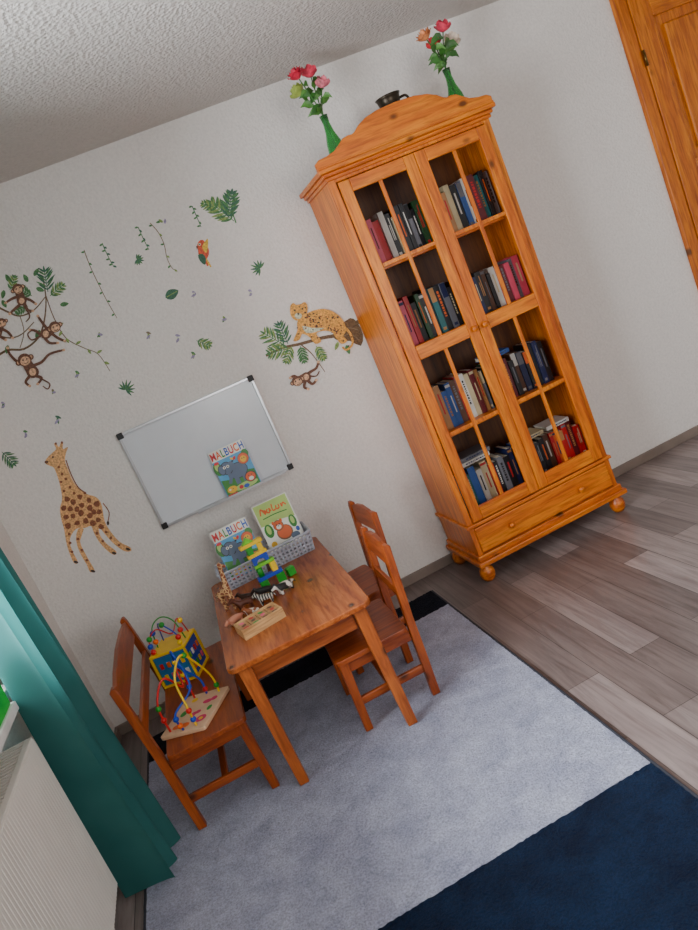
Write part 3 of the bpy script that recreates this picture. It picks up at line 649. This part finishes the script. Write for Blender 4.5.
for sx in (-1,1):
    for sy in (-1,1): part('corner_post',MB().box(sx*s-.005,sx*s+.005,sy*s-.005,sy*s+.005,.0105,hh-.0005,.002),yellow,ac)
W=[([(-.06,-.06,hh+.01),(-.06,-.05,hh+.07),(-.02,-.03,hh+.10),(.02,.0,hh+.05),(.05,.04,hh+.09),(.06,.06,hh+.01)],red),([(.06,-.06,hh+.01),(.06,-.05,hh+.06),(.0,-.03,hh+.12),(-.04,.03,hh+.06),(-.06,.06,hh+.01)],blue),([(-.065,0,hh+.01),(-.05,0,hh+.1),(0,.01,hh+.13),(.05,0,hh+.1),(.065,0,hh+.01)],green)]
for P,c in W: beadpath(P,.0028,c,ac)
for P,t,c in ((0,2,red),(0,5,blue),(0,9,green),(1,3,yellow),(1,6,red),(1,14,green),(2,3,orange),(2,6,blue),(2,28,red),(0,34,yellow)):
    pth=cr(W[P][0],8,False); part('bead',MB().ball(pth[min(t,len(pth)-1)],.012),c,ac)
ac.location=(-.415,3.07,SZ); ac.rotation_euler=(0,0,math.radians(-20))

# ---------------------------------------------------------------- radiator, curtain, sill box
ra=empty('radiator',(-.83,1.5,.12),'white ribbed panel radiator below the window','radiator')
Yr0,Yr1=.85,2.25
k=int((Yr1-Yr0)/.019); prof=[]
for i in range(k+1):
    y=Yr0+(Yr1-Yr0)*i/k
    if i<k:
        st=(Yr1-Yr0)/k; prof+=[(-.780,y),(-.780,y+st*.55),(-.7812,y+st*.7),(-.7812,y+st*.85)]
prof.append((-.780,Yr1)); prof+=[(-.80,Yr1),(-.80,Yr0)]
part('front_panel',MB().prism(prof,.12,.672,'xy'),plasticW,ra)
tg=MB()
for i in range(int((Yr1-Yr0)/.02)): yy=Yr0+i*.02; tg.box(-.875,-.80,yy,yy+.009,.672,.678)
tg.box(-.804,-.782,Yr0,Yr1,.668,.680,.002).box(-.88,-.87,Yr0,Yr1,.668,.68,.002)
part('top_grille',tg,plasticW,ra)
for yy in (Yr0,Yr1): part('side_cover',MB().box(-.88,-.786,yy-.003,yy+.003,.13,.678,.001),plasticW,ra)
part('rear_panel',MB().box(-.88,-.862,Yr0+.01,Yr1-.01,.13,.665),plasticW,ra)
part('pipe',MB().tube([(-.84,2.19,.125),(-.84,2.19,.0)],.009,10),white,ra)
for ya in (1.0,2.0): part('wall_bracket',MB().box(-.899,-.88,ya,ya+.04,.2,.6),white,ra)
cu=MB(); nu,nv=150,50; vs=[];fs=[]
for j in range(nv+1):
    t=j/nv; z=.016+(2.43-.016)*t; low=max(0,1-z/1.3)
    for i in range(nu+1):
        s_=i/nu; y=2.282+(.43-.17*low)*s_+.008*math.sin(s_*19+z*1.1)
        amp=(.038+.045*low)*(1+.15*math.sin(s_*9+z*1.7))
        x=-.752+.042*low+amp*math.sin(2*math.pi*2.7*s_+1.9+.45*math.sin(z*1.7))+.035*low*s_+.010*math.sin(s_*33+z*.6)
        vs.append((x,y,z))
for j in range(nv):
    for i in range(nu): a=j*(nu+1)+i; fs.append((a,a+1,a+nu+2,a+nu+1))
cu.add(vs,fs,True)
solo('curtain',cu,curtm,'teal floor length curtain hanging beside the window and radiator','curtain')
crl=empty('curtain_rail',(-.765,1.6,2.43),'white curtain rail fixed to the ceiling above the teal curtain','curtain rail')
part('track',MB().box(-.785,-.745,.5,2.75,2.425,2.44,.002),white,crl)
for ya in (.7,2.5): part('ceiling_mount',MB().box(-.775,-.755,ya,ya+.04,2.44,2.5),white,crl)
gb=empty('green_box',(-.83,2.16,wz0),'bright green plastic box on the windowsill beside the curtain','box')
part('box_body',MB().prism([(-.865,wz0+.001),(-.784,wz0+.001),(-.780,wz0+.11),(-.868,wz0+.11)],2.07,2.25,'xz',.004),mat((20,190,40),.4),gb)
part('box_lid',MB().box(-.871,-.777,2.066,2.254,wz0+.111,wz0+.12,.003),mat((16,170,36),.4),gb)

# ---------------------------------------------------------------- wall stickers
def pal(c,k=.12): return tuple(int(a*(1-k)+b_*k) for a,b_ in zip(c,(222,220,214)))
SM=[mat(pal(c),.6,.45,120) for c in ((92,64,34),(116,146,62),(52,110,52),(30,88,60),(88,44,24),(216,166,126),(226,160,98),(122,58,26),(220,150,54),(44,26,18),(210,64,24),(30,90,170),(236,176,40),(140,128,165),(196,202,172),(112,92,66))]
BR,LG,G,DG,MBR,FACE,GIR,PAT,LEO,DK,RED,BLU,YEL,PUR,PALE,TW=range(16)
class ST:
    def __init__(s,l=0): s.mb=MB(); s.l=l
    def flat(s,m_,P,faces=None):
        s.mb.mi=m_; y=WY-.0003-.00004*s.l; s.l+=1; V=[]
        for p in P: q=onY(p[0],p[1]); V.append((q.x,y,q.z))
        s.mb.add(V,faces or [tuple(range(len(V)))]); return s
    def poly(s,m_,pts,smooth=3):
        return s.flat(m_,cr([Vector((a,b_)) for a,b_ in pts],smooth) if smooth else [Vector(p) for p in pts])
    def el(s,m_,cx,cy,a,b_,rot=0): return s.poly(m_,ell(cx,cy,a,b_,rot,14),0)
    def blob(s,m_,cx,cy,R):
        k=6; a0=random.random(); pts=[(cx+R*random.uniform(.7,1.15)*math.cos(a0+2*math.pi*i/k),cy+R*random.uniform(.7,1.15)*math.sin(a0+2*math.pi*i/k)) for i in range(k)]
        return s.poly(m_,pts,0)
    def line(s,m_,pts,w_,w1=None,k=4):
        P=cr([Vector(p) for p in pts],k,False); N=len(P); A=[];B=[]
        for i,p in enumerate(P):
            t=(P[min(i+1,N-1)]-P[max(0,i-1)]); t.normalize(); nn=Vector((-t.y,t.x)); ww=(w_+(w1-w_)*i/(N-1) if w1 is not None else w_)/2
            A.append(p+nn*ww); B.append(p-nn*ww)
        return s.flat(m_,A+B,[(i,i+1,N+i+1,N+i) for i in range(N-1)])
    def leaf(s,m_,cx,cy,L,w_,ang):
        a=math.radians(ang); ca,sa=math.cos(a),math.sin(a)
        pts=[(0,0),(.25,.4),(.6,.42),(1,0),(.6,-.42),(.25,-.4)]
        return s.poly(m_,[(cx+(x*L)*ca-(y*w_)*sa,cy+(x*L)*sa+(y*w_)*ca) for x,y in pts],2)
    def frond(s,m_,cx,cy,L,ang,nl=7,sp=.55,w_=2.4,m2=None):
        a=math.radians(ang); s.line(m_,[(cx,cy),(cx+L*math.cos(a),cy+L*math.sin(a))],.8)
        for i in range(nl):
            t=.1+.82*i/(nl-1); px,py=cx+L*t*math.cos(a),cy+L*t*math.sin(a); ll=L*sp*math.sin(math.pi*(.25+.6*t))
            for sg in (-1,1): s.leaf(m2 if m2 is not None and i%2 else m_,px,py,ll,w_,ang+sg*(48+random.uniform(-7,7)))
        s.leaf(m_,cx+L*.92*math.cos(a),cy+L*.92*math.sin(a),L*sp*.5,w_,ang); return s
    def done(s,name,label,cat='wall sticker',group='jungle wall stickers'): return solo(name,s.mb,SM,label,cat,group)
def monkey(s,hx_,hy_,bx2,by2,limbs,tail,R=6):
    for L in limbs: s.line(MBR,L,3.2,2.2); e=L[-1]; s.el(FACE,e[0],e[1],1.6,1.4)
    s.line(MBR,tail,1.8,1.1)
    s.line(MBR,[(hx_,hy_),(bx2,by2)],R*1.3,R*1.7); s.el(MBR,bx2,by2,R*.9,R*.88); s.el(FACE,bx2,by2,R*.5,R*.55)
    a=Vector((.9,-.43))*R*.98
    for sg in (-1,1): s.el(MBR,hx_+sg*a.x,hy_+sg*a.y,R*.42,R*.42); s.el(FACE,hx_+sg*a.x,hy_+sg*a.y,R*.24,R*.24)
    s.el(MBR,hx_,hy_,R,R*.95); s.el(FACE,hx_+.6,hy_+1,R*.74,R*.64,-.4)
    s.el(DK,hx_-1.6,hy_+.3,.8,.9); s.el(DK,hx_+2.2,hy_-1.2,.8,.9); s.line(DK,[(hx_-.4,hy_+3.4),(hx_+1.4,hy_+3.6),(hx_+3,hy_+2)],.6)
s=ST()
s.line(BR,[(-4,357),(8,350),(24,349),(38,338),(44,322),(46,300),(43,278)],2.6,1.2); s.line(BR,[(-4,306),(8,312),(20,316),(34,310),(46,296)],2.2,1.0); s.line(BR,[(-4,335),(10,338),(22,334),(34,322)],1.6,1)
s.line(BR,[(46,296),(54,318),(66,338),(84,348),(98,354),(110,371)],1.1,.7); s.line(TW,[(20,316),(24,332),(20,348)],1.0)
for x,y,a in ((58,325,-20),(66,338,60),(76,344,-30),(88,349,60),(97,353,-30),(104,362,20),(62,331,120)): s.leaf(LG,x,y,6,3,a)
for x,y,a in ((34,276,-60),(28,282,-120),(36,288,20),(10,282,-120),(4,290,100),(2,300,60),(60,305,-10),(40,330,120),(8,345,100)): s.leaf(G,x,y,9,5,a)
s.frond(DG,48,292,22,-100,7,.6,2.2,G); s.frond(G,50,296,17,-40,6,.5,2.2,LG); s.frond(G,32,296,16,-150,6,.5,2.2); s.frond(G,28,306,13,150,5,.5,2.2); s.frond(G,10,290,14,-70,5,.5,2.2,LG)
s.done('vine_sticker','large brown jungle vine sticker with green fronds at the far left of the wall')
ML=150
s=ST(ML); monkey(s,18,289,22,301,[[(20,296),(12,299),(6,303)],[(22,298),(30,300),(36,304)],[(20,305),(14,310),(10,314)],[(25,304),(28,310),(33,311)]],[(24,306),(30,316),(26,322)],5.5); s.done('monkey_sticker','brown monkey sticker sitting highest on the vine under green leaves')
s=ST(ML); monkey(s,55,327,46,334,[[(48,330),(42,322),(38,316)],[(50,332),(58,338),(65,341)],[(42,336),(36,331),(30,330)],[(45,338),(50,343),(58,343)]],[(41,336),(32,340),(28,334),(33,330)],6); s.done('monkey_sticker','brown monkey sticker reaching sideways along the middle of the vine')
s=ST(ML+50); monkey(s,25,360,33,372,[[(28,365),(18,362),(10,354),(8,348)],[(32,366),(42,362),(50,354),(64,350)],[(30,376),(26,382),(30,386)],[(36,376),(42,378),(38,384)]],[(36,376),(44,380),(50,384),(48,389),(43,386)],7); s.done('monkey_sticker','brown monkey sticker hanging lowest from the vine with both arms raised')
s=ST(ML+50); monkey(s,2,323,-2,333,[[(0,328),(8,332),(13,338)],[(-1,328),(-6,332)],[(0,336),(6,340)]],[(-3,336),(-6,342)],5); s.done('monkey_sticker','partly cut off monkey sticker at the left end of the vine')
s=ST()
s.poly(GIR,[(78,529),(76,540),(80,553),(87,565),(90,572),(95,571),(90,562),(84,551),(80,541),(84,529)],2)
s.poly(GIR,[(45,463),(47,458),(52,453),(56,449),(54,444),(56,443),(59,447),(61,442),(63,443),(63,449),(68,447),(66,453),(65,461),(68,469),(72,479),(78,488),(87,494),(96,497),(101,503),(103,512),(105,522),(111,532),(120,542),(130,547),(131,551),(124,551),(113,543),(104,533),(99,527),(100,535),(107,544),(116,551),(115,555),(109,552),(100,543),(94,533),(91,526),(85,528),(76,529),(70,539),(72,550),(78,562),(74,563),(69,552),(66,541),(64,529),(61,518),(60,508),(62,500),(61,490),(58,478),(54,468),(50,466)],3)
for x,y in ((59,467),(62,474),(61,482),(66,479),(64,491),(70,487),(74,493),(67,499),(73,502),(64,508),(70,509),(80,497),(82,505),(89,500),(90,508),(97,504),(99,512),(66,517),(73,516),(81,513),(90,516),(98,520),(68,526),(77,523),(86,521),(93,523),(69,534),(70,543),(72,552),(78,539),(82,550),(87,560),(101,527),(106,532),(111,538),(119,545),(97,533),(103,541),(77,509),(85,493),(94,512)): s.blob(PAT,x,y,3.3 if 495<y<528 else 1.7)
s.line(PAT,[(66,460),(71,474),(78,487),(86,493)],1.2); s.el(DK,53,457,1,1); s.line(PAT,[(103,503),(109,512),(108,521)],1); s.el(DK,108,523,1.3,2.2); s.el(PAT,56,443.5,1.1,1.3); s.el(PAT,62,442.5,1.1,1.3); s.el(MBR,46.5,462,2,1.5)
for x,y in ((93,571),(76,562),(128,549),(114,553)): s.el(DK,x,y,2.4,1.3,.3)
s.done('giraffe_sticker','orange brown patched giraffe sticker standing below the monkeys')
s=ST()
s.line(BR,[(266,356),(282,348),(300,344),(322,338),(340,334),(358,322),(364,318)],2.0,5); s.poly(BR,[(332,336),(340,326),(350,318),(357,322),(363,334),(361,346),(350,341),(340,341)],2); s.line(TW,[(336,335),(348,328),(358,330)],1.5,1); s.line(TW,[(340,338),(350,334),(359,340)],1.2,.8)
s.line(BR,[(300,344),(310,352),(318,362),(325,372)],1.4,.7)
s.frond(G,286,346,26,-150,8,.5,2.2,LG); s.frond(DG,288,344,22,-115,7,.5,2.2,G); s.frond(G,290,348,22,165,7,.5,2.2,LG); s.frond(LG,292,346,17,110,6,.5,2.0,G); s.frond(G,300,346,16,75,6,.5,2.0); s.frond(LG,316,346,15,60,6,.5,2.0,G); s.leaf(G,346,345,10,5,70); s.leaf(LG,338,342,9,4,110)
s.done('branch_sticker','branch sticker with palm fronds beneath the leopard beside the cabinet')
s=ST(170)
s.line(LEO,[(343,326),(350,334),(352,344),(346,350),(342,347)],2.6,1.8)
s.poly(LEO,[(303,316),(312,311),(324,309),(335,313),(343,321),(346,330),(343,336),(347,341),(341,344),(335,337),(331,332),(322,331),(316,334),(321,341),(315,344),(309,337),(302,334),(299,340),(293,341),(297,331),(297,322)],3)
s.poly(PALE,[(302,326),(312,328),(324,328),(316,332),(306,333)],2)
s.poly(LEO,[(290,314),(290,306),(293,303),(296,305),(301,304),(304,302),(307,305),(307,312),(304,318),(298,321),(293,319)],2); s.el(PALE,298,316,3.6,3); s.el(DK,298,314,1.2,.9); s.el(DK,294.5,310.5,1,1); s.el(DK,302,309,1,1)
for i in range(75):
    x=random.uniform(304,342); y=random.uniform(312,329)+(x-304)*.14
    s.blob(DK if i%3 else PAT,x,y,random.uniform(.7,1.2))
for x,y in ((297,328),(298,334),(311,337),(317,338),(340,334),(343,341),(351,337),(348,346),(299,307),(305,308)): s.el(DK,x,y,.9,.7)
s.done('leopard_sticker','yellow spotted leopard sticker standing on the branch beside the cabinet')
s=ST(170); monkey(s,297,381,306,377,[[(303,377),(310,372),(316,368),(318,362)],[(300,380),(294,376),(290,378)],[(307,380),(312,384),(316,380)],[(305,381),(304,387),(308,389)]],[(309,376),(316,376),(319,371)],5.5); s.done('monkey_sticker','small brown monkey sticker hanging under the leopard branch')
s=ST(); s.line(YEL,[(205,258),(211,267)],3,1.4); s.line(RED,[(203,256),(208,266)],3,1.5); s.poly(RED,[(197,246),(199,241),(203,240),(206,244),(209,250),(208,257),(204,260),(199,256),(198,250)],3); s.poly(YEL,[(202,247),(206,240),(208,239),(208,247),(206,253)],2); s.poly(DG,[(198,255),(203,254),(206,259),(205,265),(200,261)],2); s.el(PALE,199.5,244.5,1.4,1.4); s.el(DK,199.5,244.5,.6,.6); s.poly(DK,[(196,246),(198,246),(197,250)],0)
s.done('parrot_sticker','orange red parrot sticker with yellow and green wings in mid wall')
def vine(pts,label,lv=9,mm=BR,ml=LG,w_=1.0):
    s=ST(); s.line(mm,pts,w_,.7); P=cr([Vector(p) for p in pts],6,False)
    for i in range(lv): p=P[int((i+.5)/lv*(len(P)-1))]; s.leaf(ml if i%2 else G,p.x,p.y,3.8,2.2,(30 if i%2 else 150)+random.uniform(-20,20))
    s.done('vine_sticker',label)
vine([(84,250),(90,266),(98,283),(107,301),(117,318)],'longest thin straight hanging vine sticker, right of the monkeys',7,TW,G)
vine([(102,243),(106,252),(111,262),(114,267)],'short leafy vine sticker just right of the longest thin vine',8,G,DG)
vine([(138,227),(143,238),(149,250)],'short straight vine sticker with tiny dark leaves at the top centre',7,G,DG)
vine([(150,223),(158,232),(164,244),(167,258),(172,268),(176,270)],'curling brown vine sticker with sparse leaves at the top centre',6,TW,LG)
vine([(192,206),(196,215),(201,227)],'short dark green vine sticker left of the big palm leaves',7,DG,G)
def leafst(label,kind,x,y,L,a,m1=G,m2=LG):
    s=ST(); ar=math.radians(a)
    if kind=='f': s.frond(m1,x-L/2*math.cos(ar),y-L/2*math.sin(ar),L,a,6,.6,2.0,m2)
    elif kind=='l': s.leaf(m1,x-L/2*math.cos(ar),y-L/2*math.sin(ar),L,L*.75,a); s.line(m2,[(x-L*.4*math.cos(ar),y-L*.4*math.sin(ar)),(x+L*.4*math.cos(ar),y+L*.4*math.sin(ar))],.8)
    elif kind=='m':
        for k in range(9): s.leaf(m1 if k%2 else m2,x-L*.3*math.cos(ar),y-L*.3*math.sin(ar),L*.75*(1-.25*abs(k-4)/4),2.2,a+(k-4)*26)
    elif kind=='p': 
        for k in range(3): s.leaf((m1,m2,PUR)[k],x+k*2-2,y+k*1.5-1,L*.7,2.8,a+k*55)
    s.done('leaf_sticker',label)
s=ST(); s.frond(G,234,221,30,-142,9,.46,3.1,LG); s.frond(DG,228,219,27,-82,9,.46,3.1,G); s.frond(G,218,208,16,-165,6,.5,2.3,LG); s.line(G,[(232,212),(236,223)],1.3)
s.done('leaf_sticker','large double palm leaf sticker, highest on the wall')
for a in (('teal spiky fan leaf sticker right of the parrot','m',256,267,14,200,DG,G),('dark green heart shaped leaf sticker in mid wall','l',172,294,15,-30,DG,LG),('faint purple and green sprig sticker below the parrot','p',194,292,8,40,PUR,PALE),
  ('tiny green leaf sticker above the curling vine','p',163,222,8,160,G,LG),('small sprouting green leaf sticker below the short straight vine','m',140,260,10,10,G,DG),('tiny pale sprig sticker below the spiky fan leaf','p',250,291,6,20,PUR,PALE),
  ('small pale green sprig sticker left of the leopard','p',225,317,8,60,LG,G),('small twig sticker with dull leaves at mid height left of centre','p',148,333,8,20,TW,LG),('tiny lilac sprig sticker near the centre of the wall','p',177,336,8,10,PUR,PALE),
  ('green feathery leaf sticker above the whiteboard','f',203,343,14,20,G,LG),('small leaf sticker just below the feathery leaf above the whiteboard','p',193,353,8,30,G,LG),('green splayed palm leaf sticker above the left corner of the whiteboard','m',128,386,15,-60,G,DG),
  ('tiny green leaf pair sticker below the trailing vine','p',77,372,8,30,G,LG),('small leaf sticker right of the trailing vine','p',101,333,8,80,LG,G),('small green sprig sticker above the giraffe','p',57,417,10,20,DG,G),
  ('tiny brown twig sticker below the lowest monkey','p',54,390,6,60,TW,LG),('tiny leaf sticker left of the giraffe','p',25,432,7,10,G,PUR),('purple tinted sprig sticker at the left photo edge','p',3,403,7,30,PUR,G),('long green leaf sticker at the left edge beside the giraffe','f',8,458,17,45,DG,G)):
    leafst(*a)

# ---------------------------------------------------------------- light
def area(name,loc,rot,sx,sy,e,c):
    l=bpy.data.lights.new(name,'AREA'); l.shape='RECTANGLE'; l.size=sx; l.size_y=sy; l.energy=e; l.color=c
    o=bpy.data.objects.new(name,l); col.objects.link(o); o.location=loc; o.rotation_euler=rot; return o
area('window_daylight',(XL-.35,1.6,1.55),(0,math.radians(-90),0),1.5,1.8,200,(.90,.95,1))
area('rear_fill_light',((rx0+rx1)/2,YB-.35,1.5),(math.radians(90),0,0),2.7,1.5,80,(1,.96,.92))  # soft fill lamp added behind the camera, outside the added window
wd=bpy.data.worlds.new('sky'); bpy.context.scene.world=wd; wd.use_nodes=True; nt=wd.node_tree
bg=nt.nodes['Background']; bg.inputs[0].default_value=(.8,.89,1,1); bg.inputs[1].default_value=1.1
